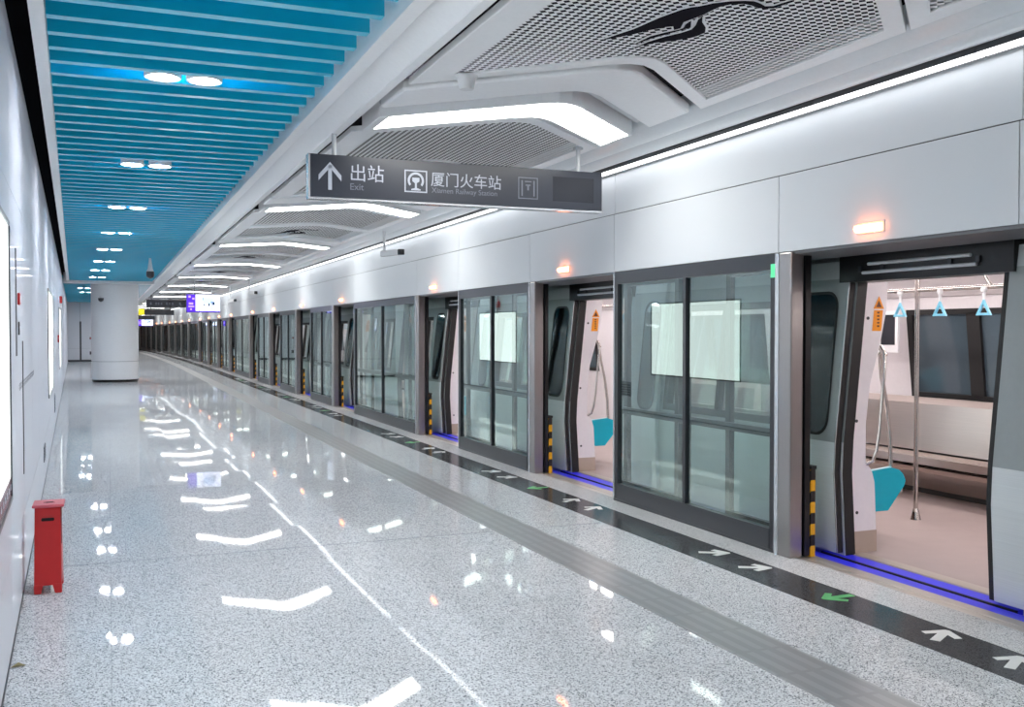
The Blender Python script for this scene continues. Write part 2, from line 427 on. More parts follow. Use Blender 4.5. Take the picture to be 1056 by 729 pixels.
lb.put(WL(WD, 14.0, 0), WA, 'lit white light box in left wall, second from the camera')
lb.put(WL(WD, 24.7, 0), WA, 'lit white light box in left wall, farthest and narrowest in view')
# small fittings on the wall
def wall_thing(name, label, cat, s, z): return thing(name, label, cat, WL(WD, s, z), WA)
t = wall_thing('wall_slot', 'dark upright slot in left wall beside the nearest light box', 'slot', 6.35, 1.50); new('darkgrey').box(-.004, .004, 0, .07, 0, .62).build('recess', t)
t = wall_thing('wall_slot', 'longer dark upright slot low in left wall behind the red box', 'slot', 7.1, .72); new('darkgrey').box(-.004, .004, 0, .06, 0, .86).build('recess', t)
t = wall_thing('fire_alarm', 'small red fire alarm box on left wall above the slot', 'alarm', 6.55, 1.80); new('red').box(0, .014, 0, .09, 0, .07).build('housing', t, .004); new('white').cyl((.014, .045, .035), .02, .003, 'x').build('button', t)
t = wall_thing('fire_alarm', 'red alarm lamp high on left wall past the second light box', 'alarm', 26.0, 2.32); new('red').box(0.0, .06, 0, .2, 0, .17).build('housing', t, .01); new('camwhite').box(0, .05, -.02, .22, -.10, -.0).build('base', t)
t = wall_thing('fire_alarm', 'small dark red call point on left wall beyond second light box', 'alarm', 22.5, 1.42); new('red').box(0, .025, 0, .12, 0, .15).build('housing', t, .006); new('white').cyl((.025, .06, .08), .03, .006, 'x').build('button', t)
t = wall_thing('key_switch', 'small dark key switch under the red fire alarm box', 'switch', 6.6, 1.62); new('darkgrey').box(0, .008, 0, .05, 0, .08).build('housing', t, .003); new('white').cyl((.008, .025, .04), .012, .004, 'x').build('button', t)
t = wall_thing('wall_vent', 'grey vent grille low in left wall behind the red box', 'vent', 11.6, .25); v = new('ink').box(0, .008, 0, .5, 0, .16); v.use('darkgrey'); [v.box(.008, .011, .02, .48, .02 + .03*i, .035 + .03*i) for i in range(5)]; v.build('grille', t)
t = wall_thing('wall_vent', 'farther grey vent grille low in left wall', 'vent', 18.0, .30); v = new('ink').box(0, .008, 0, .6, 0, .3); v.use('darkgrey'); [v.box(.008, .011, .02, .58, .02 + .05*i, .045 + .05*i) for i in range(5)]; v.build('grille', t)
t = wall_thing('wall_lettering', 'line of small grey lettering on left wall at waist height', 'lettering', 6.65, 1.262)
m = new('ink')
for i in range(16):
    s0 = .02 + i*.15
    m.box(0, .0015, s0, s0+.10, .03, .036); m.box(0, .0015, s0, s0+.10, .052, .058); m.box(0, .0015, s0+.04, s0+.055, .02, .065)
m.build('characters', t)

# ------------------------------------------------------------------ ceiling
c = new('plenum'); c.box(-5, 4.9, -4, 110, 3.62, 3.7); root_ceiling = struct(c.build('ceiling'))
s = new('blue')
k = 0
y = 5.57 - .305*31
while y < 33.7:
    xl = (WD + .19 - math.sin(WA)*y) / math.cos(WA)
    s.box(xl, 1.31, y - .035, y + .035, 3.24, 3.44)
    y += .305
o = struct(s.build('slat_field', root_ceiling), 'blue metal slats running across the ceiling')
s = new('blue')
bx_ = lambda y: (WD + .15 - math.sin(WA)*y) / math.cos(WA)
s.raw([(bx_(-4), -4, 3.44), (1.4, -4, 3.44), (1.4, 33.9, 3.44), (bx_(33.9), 33.9, 3.44)], [(0, 1, 2, 3)])
struct(s.build('backing', root_ceiling), 'blue backing above the slats')
# white lip and shallow channel beside the slats
c = new('ceilwhite'); sweep(c, [(1.375, 3.235), (1.465, 3.235), (1.465, 3.42), (1.685, 3.25), (1.69, 3.24), (1.75, 3.24), (1.75, 3.46), (1.375, 3.46)], [q_ for q_ in YS if q_ < 108]); struct(c.build('trim_8'), 'white ceiling beam between blue slats and perforated panels')
# cross soffit where the slatted field ends
c = new('ceilwhite'); c.box(-1.3, 1.375, 33.9, 34.35, 3.17, 3.5); struct(c.build('trim_9'), 'white cross beam at the end of the slats')
c = new('blue')
y = 34.7
while y < WE:
    c.box(-2.0, .95, y - .035, y + .035, 3.24, 3.44); y += .305
struct(c.build('slat_field', root_ceiling), 'blue slats beyond the cross beam')
c = new('paleblue'); c.box(.97, 1.375, 34.35, 62, 3.24, 3.3); struct(c.build('trim_10'), 'pale blue ceiling strip beyond the cross beam')
# rounded cove folds between the perforated panels and the light line
c = new('cove')
prof = [(4.05, 3.43), (4.06, 3.335), (4.08, 3.31), (4.12, 3.287), (4.18, 3.263), (4.23, 3.251), (4.255, 3.250), (4.27, 3.258), (4.275, 3.262), (4.285, 3.25), (4.32, 3.233), (4.37, 3.217), (4.41, 3.21), (4.43, 3.212), (4.438, 3.22), (4.438, 3.43)]
sweep(c, prof); struct(c.build('trim_11', smooth=True), 'rounded grey cove folds beside the line of lights')

# fascia above the screen doors
FX = 4.56
c = MB()
Yp = []                                                             # right-hand edge of the post at every doorway
for car in range(6):
    for j in range(4): Yp.append(5.83 - 4.62 + car*20.25 + j*4.62)
Yp = [q for q in Yp if q < 108]
cuts = [-4]
for q in Yp: cuts += [q - 1.90, q + .17]
cuts += [110]
for a, b in zip(cuts[:-1], cuts[1:]):
    c.use('fascia')
    A, B = a + .004, b - .004
    c.loft([[(x + dx(t), t, z) for x, z in ((FX, 2.222), (FX + .05, 2.222), (FX + .05, 2.776), (FX, 2.776))] for t in (A, B)])
cu = [-4] + [q - 1.92 for q in Yp] + [110]
for a, b in zip(cu[:-1], cu[1:]):
    c.loft([[(x + dx(t), t, z) for x, z in ((FX, 2.784), (FX + .05, 2.784), (FX + .05, 3.22), (FX, 3.22))] for t in (a + .003, b - .003)])
c.use('frame'); sweep(c, [(FX + .012, 2.222), (FX + .045, 2.222), (FX + .045, 3.22), (FX + .012, 3.22)])
c.use('ceilwhite'); sweep(c, [(FX + .05, 3.2), (FX + .06, 3.2), (FX + .06, 3.65), (FX + .05, 3.65)])
struct(c.build('wall_right'), 'white panelled fascia above the screen doors')
c = new('soffit'); sweep(c, [(FX + .012, 2.20), (4.88, 2.175), (4.88, 2.6), (FX + .05, 2.6), (FX + .05, 2.221), (FX + .012, 2.221)]); struct(c.build('trim_12'), 'grey underside of the door header')
c = new('plenum'); sweep(c, [(9.2, -1.3), (9.4, -1.3), (9.4, 4.2), (9.2, 4.2)]); sweep(c, [(4.62, 4.0), (9.4, 4.0), (9.4, 4.2), (4.62, 4.2)]); struct(c.build('wall_right'), 'dark tunnel wall behind the train')

# end walls
c = MB().use('wall')
for a, b in ((-2.3, -1.45), (-1.44, -.55), (-.54, .35), (.36, 1.0)):
    c.box(a, b, WE, WE + .1, .02, .72); c.box(a, b, WE, WE + .1, .725, 3.5)
c.box(.96, 1.0, WE + .1, 109, 0, 3.5)
c.use('darkgrey'); c.box(-2.3, 1.0, WE + .02, WE + .14, 0, 3.5)
struct(c.build('wall_back'))
c = new('darkgrey'); c.box(-2.3, 1.0, WE - .015, WE, 0, .10); struct(c.build('baseboard_back'))
c = new('darkgrey'); c.box(-1.47, -1.38, WE - .01, WE + .01, .1, 2.2); struct(c.build('trim_13'), 'dark upright slot in the far wall')
c = new('wall'); c.box(-5, 9.4, 109, 109.2, -1.3, 3.8); struct(c.build('wall_back'))
c = new('wall'); c.box(-1, 9.4, -4.2, -4, -1.3, 3.8); struct(c.build('wall_front'))
t = thing('call_point', 'small dark call point on far white wall left of pillar', 'call point', (-.92, WE - .001, 1.22)); new('darkgrey').box(-.05, .05, -.03, 0, 0, .12).build('housing', t, .005); new('red').box(-.03, .03, -.035, -.03, .03, .09).build('cover', t)
t = thing('socket_plate', 'dark socket low on far white wall left of pillar', 'socket', (-.9, WE, .38)); new('darkgrey').box(-.07, .07, -.04, 0, 0, .18).build('plate', t, .005)

# ------------------------------------------------------------------ ceiling modules over the door side
VX = 3.02; SL = .93
XL, XR = 1.86, 4.06
def vy(x): return SL*max(0, abs(x - VX) - .03)
def vpoly(x0, x1, d0, d1, n=1):
    xs = [x0, VX - .16, VX - .05, VX + .05, VX + .16, x1]
    def yy(x):
        t = abs(x - VX)
        return SL*(t if t > .16 else .5*t*t/.16 + .08)
    return [(x, d0 + yy(x)) for x in xs] + [(x, d1 + yy(x)) for x in reversed(xs)]
ZC = 3.28
LOGO = [
 [(2.601,5.081),(2.667,4.857),(2.695,4.642),(2.734,4.48),(2.76,4.43),(2.786,4.406),(2.827,4.337),(2.89,4.278),(2.952,4.245),(2.999,4.233),(3.046,4.248),(3.097,4.275),(3.133,4.256),(3.146,4.207),(3.169,4.138),(3.176,4.147),(3.158,4.223),(3.146,4.273),(3.099,4.296),(3.054,4.293),(3.017,4.277),(2.965,4.272),(2.908,4.304),(2.88,4.354),(2.874,4.419),(2.873,4.495),(2.855,4.586),(2.843,4.638),(2.885,4.738),(2.869,4.775),(2.83,4.721),(2.797,4.75),(2.75,4.823),(2.704,4.923)],
 [(2.808,5.095),(2.817,4.94),(2.856,4.851),(2.9,4.772),(2.906,4.74),(2.882,4.68),(2.876,4.615),(2.927,4.701),(2.91,4.758),(2.868,4.871),(2.831,4.966),(2.815,5.041)],
 [(2.846,5.169),(2.859,5.037),(2.896,4.918),(2.94,4.827),(2.962,4.747),(2.942,4.675),(2.9,4.585),(2.895,4.538),(2.945,4.616),(3.012,4.686),(3.051,4.751),(3.046,4.826),(3.03,4.868),(2.978,4.945),(2.893,5.027),(2.854,5.099)]]
def perf_panel(d0, d1, logo):
    r = thing('perforated_ceiling_panel', 'x', 'ceiling panel', group='perforated ceiling panels')
    out = vpoly(XL, XR, 0, d1 - d0)
    inn = vpoly(XL + .20, XR - .13, .15, d1 - d0 - .15)
    fr = new('ceilwhite'); n = len(out)
    vs = [(x, y, ZC) for x, y in out] + [(x, y, ZC) for x, y in inn] + [(x, y, ZC + .045) for x, y in out] + [(x, y, ZC + .014) for x, y in inn]
    fs = []
    for i in range(n):
        j = (i + 1) % n
        fs += [(i, j, n + j, n + i), (i, 2*n + i, 2*n + j, j), (n + i, n + j, 3*n + j, 3*n + i)]
    fr.raw(vs, fs); fr.build('frame', r, .006)
    sh = new('perf'); h = n // 2
    m2 = [(x, (inn[i][1] + inn[n - 1 - i][1]) / 2) for i, (x, _) in enumerate(inn[:h])]
    a = [(x, y, ZC + .012) for x, y in inn[:h]]; md = [(x, y, ZC + .012 - .0) for x, y in m2]; bb = [(x, y, ZC + .012) for x, y in reversed(inn[h:])]
    vs = a + md + bb
    fs = [(k*h + i, k*h + i + 1, (k+1)*h + i + 1, (k+1)*h + i) for k in range(2) for i in range(h - 1)]
    sh.raw(vs, fs); sh.build('perforated_sheet', r)
    if logo:
        lg = new('plenum')
        for P in LOGO: lg.prism_z([(x, y - d0) for x, y in P], ZC + .004, ZC + .0095)
        o_ = lg.build('emblem', r)
        rim = new('ceilwhite')
        for P in LOGO:
            ar_ = sum(P[i][0]*P[(i+1) % len(P)][1] - P[(i+1) % len(P)][0]*P[i][1] for i in range(len(P)))
            sg_ = 1 if ar_ > 0 else -1
            Q_ = []
            for i in range(len(P)):
                (x0, y0_), (x1, y1_) = P[i-1], P[(i+1) % len(P)]
                tx, ty = x1 - x0, y1_ - y0_; l_ = math.hypot(tx, ty) or 1
                Q_.append((P[i][0] + sg_*ty/l_*.016, P[i][1] - sg_*tx/l_*.016 - d0))
            rim.prism_z(Q_, ZC + .0097, ZC + .0112)
        rim.build('emblem_rim', o_)
    return r
pa = Repeat(perf_panel(-.0, 2.22, False)); pb = Repeat(perf_panel(3.35, 5.38, True))
def chevron():
    r = thing('chevron_light', 'x', 'ceiling light', group='chevron ceiling lights')
    ho = new('ceilwhite')
    P = vpoly(XL + .05, XR - .04, -.035, .525); Q = vpoly(XL + .12, XR - .07, 0, .49); n = len(P)
    vs = [(x, y, 3.262) for x, y in P] + [(x, y, 3.262) for x, y in Q] + [(x, y, 3.42) for x, y in P] + [(x, y, 3.42) for x, y in Q]
    fs = []
    for i in range(n):
        j = (i + 1) % n; fs += [(i, j, n+j, n+i), (i, 2*n+i, 2*n+j, j), (n+i, n+j, 3*n+j, 3*n+i)]
    ho.raw(vs, fs); ho.build('housing', r, .004)
    new('lamp').prism_z(Q, 3.268, 3.28).build('diffuser', r)
    return r
cl = Repeat(chevron())
def blank():
    r = thing('folded_ceiling_panel', 'x', 'ceiling panel', group='plain folded ceiling panels')
    P = vpoly(XL, XR - .02, 0, .60)
    b = new('ceilwhite').prism_z(P, ZC - .005, ZC + .075); b.build('sheet', r, .02)
    b = new('greymetal')
    Q = vpoly(XL + .03, XR - .05, .60, .78); b.prism_z(Q, ZC + .06, ZC + .13); b.build('flange', r, .01)
    return r
bp_ = Repeat(blank())
NM = 15
for m in range(-1, NM):
    if m == NM - 1: break
    y0 = 5.95*m
    w_ = 'nearest' if m == 0 else ('%s from the camera' % ordn(m + 1))
    shift = lambda y: (dx(y), y, 0)
    if m >= 0:
        pb.put(shift(3.35 + y0 - .08), 0, 'perforated white ceiling panel with black emblem, ' + ('nearest, before the hanging sign' if m == 0 else w_))
    if m >= 0: pa.put(shift(1.10 + y0 - .08), 0, 'plain perforated white ceiling panel behind chevron light, ' + (w_ if m else 'nearest, cut by the top right corner'))
    bp_.put(shift(5.52 + y0 - .08), 0, 'solid white V-shaped ceiling panel before chevron light, ' + (w_ if m >= 0 else 'overhead out of the frame'))
    cl.put(shift(6.42 + y0 - .08), 0, 'glowing white V-shaped ceiling light, ' + (w_ if m >= 0 else 'overhead out of the frame'))

# line of lights along the fascia
r = thing('linear_light', 'x', 'ceiling light', group='linear lights along the fascia')
h_ = new('kick'); h_.box(4.447, 4.54, .002, 1.368, 3.18, 3.30).box(4.53, 4.538, .002, 1.368, 3.164, 3.18); h_.build('housing', r)  # the thin lip is added to shield the fascia from the diffuser
new('lampline').box(4.449, 4.532, .008, 1.362, 3.172, 3.18).build('diffuser', r)
ll = Repeat(r)
y = 4.13 - 1.37*4; k = 0
while y < 100:
    k += 1
    ll.put((dx(y), y, 0), da(y), 'white linear light along fascia top, %s from the near end' % ordn(k)); y += 1.37

# downlights among the slats
r = thing('downlight', 'x', 'ceiling light', group='round downlights in the blue ceiling')
d = new('white'); P_ = [(.09, 3.232), (.108, 3.228), (.112, 3.235), (.108, 3.36), (.09, 3.36)]; d.loft([[(q*math.cos(2*PI*i/28), q*math.sin(2*PI*i/28), z) for q, z in P_] for i in range(29)], caps=False); d.build('ring', r, smooth=True)
new('lampdown').cyl((0, 0, 3.234), .091, .03, n=28).build('lens', r)
dl = Repeat(r)
k = 0
for i in range(-1, 8):
    y = 6.6 + 3.55*i
    for side, w_ in ((0, 'left'), (1, 'right')):
        dl.put((.525 - .0299*y + .25*side, y, 0), 0, 'round downlight in blue ceiling, %s of the %s pair from the camera' % (w_, ordn(i + 2)))
for j, y in enumerate((39.5, 43.5)):
    for side, w_ in ((0, 'left'), (1, 'right')):
        dl.put((-.95 - .03*j + .25*side, y, 0), 0, 'round downlight beyond the cross beam, %s of the %s pair left of pillar' % (w_, ('nearer', 'farther')[j]))

for j in range(5):  # added lamps, unseen behind the pillar, to brighten the far end
    for side, w_ in ((0, 'left'), (1, 'right')):
        dl.put((.22 + .25*side, 38.0 + 4.5*j, 0), 0, 'added hidden downlight behind the round pillar, %s of the %s pair' % (w_, ordn(j + 1)))

# ------------------------------------------------------------------ platform screen doors
def screen_panel(L, wide, label_on):
    # local: origin at platform edge plane, y runs away from the camera, x towards the train
    r = thing('glass_screen_panel', 'x', 'glass screen', group='glass screens of the platform edge')
    a = new('frame')
    a.box(-.01, .05, 0, .06, .02, 2.215); a.box(-.01, .05, L - .06, L, .02, 2.215)
    a.box(-.01, .05, .06, L - .06, 2.10, 2.215); a.box(-.01, .05, L/2 - .022, L/2 + .022, .17, 2.10)
    a.build('frame', r)
    k = new('kick'); k.box(-.018, .05, 0, L, .0, .02).box(-.014, .05, .06, L - .06, .02, .17); k.build('kick_plate', r)
    for q in ((.06, L/2 - .022), (L/2 + .022, L - .06)):
        new('glass').box(.012, .022, q[0], q[1], .17, 2.10).build('glass_pane', r)
    b = new('black'); b.box(.05, .08, .03, L - .03, .845, .91); b.build('push_bar', r)
    new('alu').box(-.016, .03, -.022, 0, .0, 2.215).build('edge_trim', r); new('alu').box(-.016, .03, L, L + .022, 0, 2.215).build('edge_trim', r)
    return r
SX = 4.565
Ln = 4.62 - 1.90 - .17; Lw = 6.39 - 1.90 - .17
sp = Repeat(screen_panel(Ln - .05, False, True)); spw = Repeat(screen_panel(Lw - .05, True, False))
def post():
    r = thing('steel_post', 'x', 'post', group='steel posts beside the doorways')
    p = new('steel'); p.box(0, .118, .0, .155, .0, 2.215); p.build('shaft', r, .012)
    p = new('alu').box(-.004, .03, .135, .168, .0, 2.215); p.build('edge_trim', r)
    return r
po = Repeat(post())
def leaf():
    r = thing('sliding_screen_door', 'x', 'door', group='sliding screen doors of the platform edge')
    W = 1.0
    a = new('black'); a.box(.0, .045, 0, .075, .01, 2.19); a.box(0, .045, W - .06, W, .01, 2.19); a.box(0, .045, .075, W - .06, 2.08, 2.19); a.box(0, .045, .075, W - .06, .01, .18)
    a.build('frame', r)
    new('clearglass').box(.018, .026, .075, W - .06, .18, 2.08).build('glass_pane', r)
    return r
lf = Repeat(leaf())
r = thing('striped_guard', 'x', 'guard', group='yellow and black guards in the doorways')
g = new('hazard'); g.prism_y([(0, 0), (.04, 0), (.04, .64), (0, .64)], -.0, .088); g.build('striped_strip', r); new('blackrub').box(-.004, .044, -.008, .092, .64, .665).build('cap', r)
hz = Repeat(r)
r = thing('door_lamp', 'x', 'lamp', group='orange lamps above the doorways')
new('greymetal').box(-.008, .004, -.125, .125, -.035, .04).build('base_plate', r, .003)
g = new('orange'); g.prism_y([(-.008, -.025), (-.035, -.02), (-.045, 0), (-.035, .02), (-.008, .025)], -.112, .112); g.build('lens', r)
dm = Repeat(r)

# floor arrows
def arrow(mat, name):
    P = [(0, -.115), (.026, -.115), (.026, .03), (.075, -.02), (.105, .01), (.013, .115), (-.013, .115), (-.105, .01), (-.075, -.02), (-.026, .03), (-.026, -.115)]
    o = new(mat).prism_z(P, 0, .0015).build(name); return o
aw = tag(arrow('arrowwhite', 'floor_arrow'), 'x', 'floor arrow', 'arrows on the floor at the doorways')
ag = tag(arrow('arrowgreen', 'floor_arrow'), 'x', 'floor arrow', 'arrows on the floor at the doorways')
aw = Repeat(aw); ag = Repeat(ag)
where = lambda n: ('doorway open at the right edge' if n == 1 else '%s doorway from the right edge' % ordn(n))
TRAIN_END = 58.4
for i, q in enumerate(Yp):
    n = i                                                              # doorway number counted from the right edge of the photo
    if i == 0: wh = 'doorway just outside the right edge'
    else: wh = where(n)
    P = lambda y, x=0.: (SX + x + dx(y), y, 0)
    a = da(q)
    po.put(P(q - (.07 if i == 0 else 0), -.025), a, 'brushed steel post at far side of ' + wh)
    nxt = Yp[i+1] if i + 1 < len(Yp) else q + 4.62
    wide = (nxt - q) > 5
    pl_ = spw if wide else sp
    if i + 1 < len(Yp):
        pl_.put(P(q + .195 - (.07 if i == 0 else 0)), da(q + 1), ('wide ' if wide else '') + 'dark framed glass screen beyond ' + wh)
    parked = q < TRAIN_END
    if parked:
        lf.put(P(q - .012, .10), a, 'opened sliding screen door behind glass, far side of ' + wh)
        lf.put(P(q - 1.90 - .005, .145), a + PI, 'opened sliding screen door behind glass, near side of ' + wh)
    else:
        lf.put(P(q - .95, .10), a, 'closed sliding screen door, far half of ' + wh)
        lf.put(P(q - .95, .145), a + PI, 'closed sliding screen door, near half of ' + wh)
    if 0 < i < 14: hz.put(P(q - .012, .155), a, 'yellow and black striped guard at foot of ' + wh)
    dm.put((FX + dx(q - .78), q - .78, 2.31), a, 'small orange lamp on fascia above ' + wh)
    if i > 0 and q < 40:
        c0 = q - .96
        for dy, rr, w_ in ((1.33, .85, 'farthest'), (.83, .85, 'second farthest'), (-.83, -.85, 'second nearest'), (-1.3, -.85, 'nearest')):
            rz = -PI/2 - rr*.6 if rr > 0 else -PI/2 + .51
            aw.put((4.15, c0 + dy, 0), rz, '%s white floor arrow at %s' % (w_, wh))
        ag.put((4.16, c0, 0), PI/2, 'green floor arrow on dark strip, middle of ' + wh)
# green label on the nearest screen
t = tag(new('greenlabel').box(-.014, -.0105, 0, .05, 0, .10).build('green_sticker'), 'small green sticker at top right corner of the nearest glass screen', 'sticker')
t.location = (SX, 5.83 + .20, 2.04)

# ------------------------------------------------------------------ train
def lerp_prof(P, z):
    for (z0, x0), (z1, x1) in zip(P[:-1], P[1:]):
        if z0 <= z <= z1: return x0 + (x1 - x0)*(z - z0)/(z1 - z0)
    return P[-1][1]
OUT = [(-.9, 5.02), (0, 4.99), (.6, 4.955), (.84, 4.965), (2.15, 5.10), (2.45, 5.25), (2.7, 5.7)]
CX = 6.515
def xo(z): return lerp_prof(OUT, z)
def xi(z): return xo(z) + .09
DC = [-6.93, -2.31, 2.31, 6.93]                                       # door centres about the middle of the car
HW = .66                                                              # half of a doorway
def wallseg(mb, y0, y1, z0, z1, mir=False, inner=True):
    zs = sorted(set([z0, z1] + [z for z, _ in OUT if z0 < z < z1] + [z for z in (.83, 2.03) if z0 < z < z1]))
    X = (lambda x: 2*CX - x) if mir else (lambda x: x)
    for a, b in zip(zs[:-1], zs[1:]):
        mid = (a + b)/2
        mb.use('bodylow' if mid < .83 else ('bodydark' if mid < 2.03 else 'bodytop'))
        mb.face([(X(xo(a)), y0, a), (X(xo(a)), y1, a), (X(xo(b)), y1, b), (X(xo(b)), y0, b)])
        if a >= -.01:
            mb.use('lining'); mb.face([(X(xi(a)), y0, a), (X(xi(b)), y0, b), (X(xi(b)), y1, b), (X(xi(a)), y1, a)])
            mb.use('blackrub')
            for yy in (y0, y1): mb.face([(X(xo(a)), yy, a), (X(xi(a)), yy, a), (X(xi(b)), yy, b), (X(xo(b)), yy, b)])
    mb.use('blackrub')
    for z in (z0, z1): mb.face([(X(xo(z)), y0, z), (X(xo(z)), y1, z), (X(xi(z)), y1, z), (X(xi(z)), y0, z)])
def make_car():
    r = thing('train_car', 'x', 'train', group='cars of the train')
    HL = 9.85
    b = MB()
    # near side: solid between doorways with big window openings; far side closed
    edges = [-HL] + [e for d in DC for e in (d - HW, d + HW)] + [HL]
    segs = [(edges[i], edges[i+1]) for i in range(0, len(edges), 2)]
    wins = []
    for (a, c_) in segs:
        L = c_ - a
        if L > 2.5: w0, w1 = a + .78, c_ - .78
        else: w0, w1 = (a + .55, c_ - .78) if a < -9 else (a + .78, c_ - .55)
        wins.append((w0, w1))
        wallseg(b, a, w0, -.9, 2.7); wallseg(b, w1, c_, -.9, 2.7); wallseg(b, w0, w1, -.9, .92); wallseg(b, w0, w1, 1.86, 2.7)
    for d in DC: wallseg(b, d - HW, d + HW, 2.02, 2.7); wallseg(b, d - HW, d + HW, -.9, -.03)
    fw = []
    for (a, c_) in segs:
        L = c_ - a
        if L > 2.5: ww = [(a + .30, c_ - .93)]
        else: ww = [(a + .5, c_ - .5)]
        fw += ww; cur = a
        for w0, w1 in ww:
            wallseg(b, cur, w0, -.9, 2.7, True); wallseg(b, w0, w1, -.9, .98, True); wallseg(b, w0, w1, 1.84, 2.7, True); cur = w1
        wallseg(b, cur, c_, -.9, 2.7, True)
    for d in DC: wallseg(b, d - HW, d + HW, -.9, 2.7, True)
    # roof, ends
    b.use('bodytop'); b.raw([(5.7, -HL, 2.7), (7.33, -HL, 2.7), (7.33, HL, 2.7), (5.7, HL, 2.7)], [(0, 1, 2, 3)])
    for e in (-HL, HL): b.use('bodydark'); b.box(5.1, 7.93, e - .02, e + .02, -.8, 2.6)
    b.build('body_shell', r)
    fl = new('trainfloor'); fl.box(5.06, 7.97, -HL + .05, HL - .05, -.12, .0); fl.build('cabin_floor', r)
    ce = new('lining'); ce.box(5.24, 7.79, -HL + .05, HL - .05, 2.25, 2.30); 
    for sx in (0, 1):
        X = (lambda x: 2*CX - x) if sx else (lambda x: x)
        ce.face([(X(5.20), -HL + .05, 2.0), (X(5.20), HL - .05, 2.0), (X(5.55), HL - .05, 2.25), (X(5.55), -HL + .05, 2.25)])
    ce.build('cabin_ceiling', r)
    for lx in (5.95, 7.08): new('trainlamp').box(lx - .07, lx + .07, -HL + .3, HL - .3, 2.238, 2.25).build('cabin_lamp', r)
    # windows
    for w0, w1 in wins:
        g = new('tglass'); z0, z1 = .92, 1.86
        g.loft([[(xo(z) + .03, w0, z), (xo(z) + .03, w1, z), (xo(z) + .04, w1, z), (xo(z) + .04, w0, z)] for z in (z0, z1)]); o = g.build('side_window', r)
        fr = new('blackrub')
        for (a, c_, p, q_) in ((w0 - .03, w0 + .04, z0 - .03, z1 + .03), (w1 - .04, w1 + .03, z0 - .03, z1 + .03), (w0, w1, z0 - .03, z0 + .03), (w0, w1, z1 - .03, z1 + .03), ((w0+w1)/2 - .03, (w0+w1)/2 + .03, z0, z1)):
            fr.loft([[(xo(z) - .006, a, z), (xo(z) - .006, c_, z), (xo(z) + .045, c_, z), (xo(z) + .045, a, z)] for z in (p, q_)])
        fr.build('window_frame', o)
    for w0, w1 in fw:
        g = new('fwglass'); z0, z1 = .98, 1.84; X = lambda x: 2*CX - x
        g.loft([[(X(xi(z) - .02), w0, z), (X(xi(z) - .02), w1, z), (X(xi(z) - .04), w1, z), (X(xi(z) - .04), w0, z)] for z in (z0, z1)]); o = g.build('side_window', r)
        fr = new('blackrub')
        for (a, c_, p, q_) in ((w0 - .04, w0 + .04, z0 - .03, z1 + .03), (w1 - .04, w1 + .04, z0 - .03, z1 + .03), (w0, w1, z0 - .03, z0 + .025), (w0, w1, z1 - .025, z1 + .03), (w0 + 1.16, w0 + 1.32, z0, z1)):
            fr.loft([[(X(xi(z) + .012), a, z), (X(xi(z) + .012), c_, z), (X(xi(z) - .03), c_, z), (X(xi(z) - .03), a, z)] for z in (p, q_)])
        fr.build('window_frame', o)
    # doorways
    for d in DC:
        for sgn in (1, -1):
            y_in = d + sgn*(HW + .02); y_out = d + sgn*(HW + .72)
            a, c_ = min(y_in, y_out), max(y_in, y_out)
            zs = [0.02, .6, .83, .84, 2.03, 2.16]
            lx = lambda z: xo(z) - .062
            dm_ = MB()
            for p, q_ in zip(zs[:-1], zs[1:]):
                dm_.use('bodylow' if q_ <= .83 else ('bodydark' if q_ <= 2.03 else 'bodytop'))
                dm_.loft([[(lx(z), a, z), (lx(z), c_, z), (lx(z) + .035, c_, z), (lx(z) + .035, a, z)] for z in (p, q_)])
            dm_.use('alu' if sgn > 0 else 'blackrub'); dm_.loft([[(lx(z) - .001, y_in - sgn*.004, z), (lx(z) - .001, y_in + sgn*(.006 if sgn > 0 else .03), z), (lx(z) + .004, y_in + sgn*(.006 if sgn > 0 else .03), z), (lx(z) + .004, y_in - sgn*.004, z)] for z in zs]); dm_.use('blackrub'); dm_.loft([[(lx(z) + .005, y_in - sgn*.006, z), (lx(z) + .005, y_in, z), (lx(z) + .05, y_in, z), (lx(z) + .05, y_in - sgn*.006, z)] for z in zs])
            o = dm_.build('train_door_leaf', r)
            # rounded dark window set in the leaf
            wy0, wy1 = (d + HW + .13, d + HW + .53) if sgn > 0 else (d - HW - .36, d - HW - .64); wy0, wy1 = min(wy0, wy1), max(wy0, wy1)
            def rr(e):
                pts = []
                for (cy, cz, a0) in ((wy1 - .1, 1.82, 0), (wy0 + .1, 1.82, 90), (wy0 + .1, .99, 180), (wy1 - .1, .99, 270)):
                    for t in range(0, 91, 18):
                        an = math.radians(a0 + t); pts.append((cy + (.1 + e)*math.cos(an), cz + (.1 + e)*math.sin(an)))
                return pts
            g = new('darkglass'); R = rr(0); g.face([(lx(z) - .003, y_, z) for y_, z in R]); g.build('door_window', o)
            g = new('blackrub'); R2 = rr(.022); N = len(R)
            g.raw([(lx(z) - .0035, y_, z) for y_, z in R] + [(lx(z) - .0035, y_, z) for y_, z in R2], [(i, (i+1) % N, N + (i+1) % N, N + i) for i in range(N)]); g.build('window_seal', o)
            # end panel of the side wall seen through the doorway
            y_p = d + sgn*(HW + .035); y_q = d + sgn*(HW + .075)
            prof = [(5.075, .16), (5.305, .16), (5.285, .52), (5.26, .60), (5.20, .68), (5.20, .95), (5.235, 1.25), (5.33, 1.56), (5.385, 1.80), (5.40, 2.03), (5.19, 2.03), (5.07, 1.0), (5.055, .7)]
            e = new('lining').prism_y(prof, min(y_p, y_q), max(y_p, y_q)); e.use('beige').box(5.075, 5.31, min(y_p, y_q), max(y_p, y_q), 0, .16)
            e.use('darkgrey')
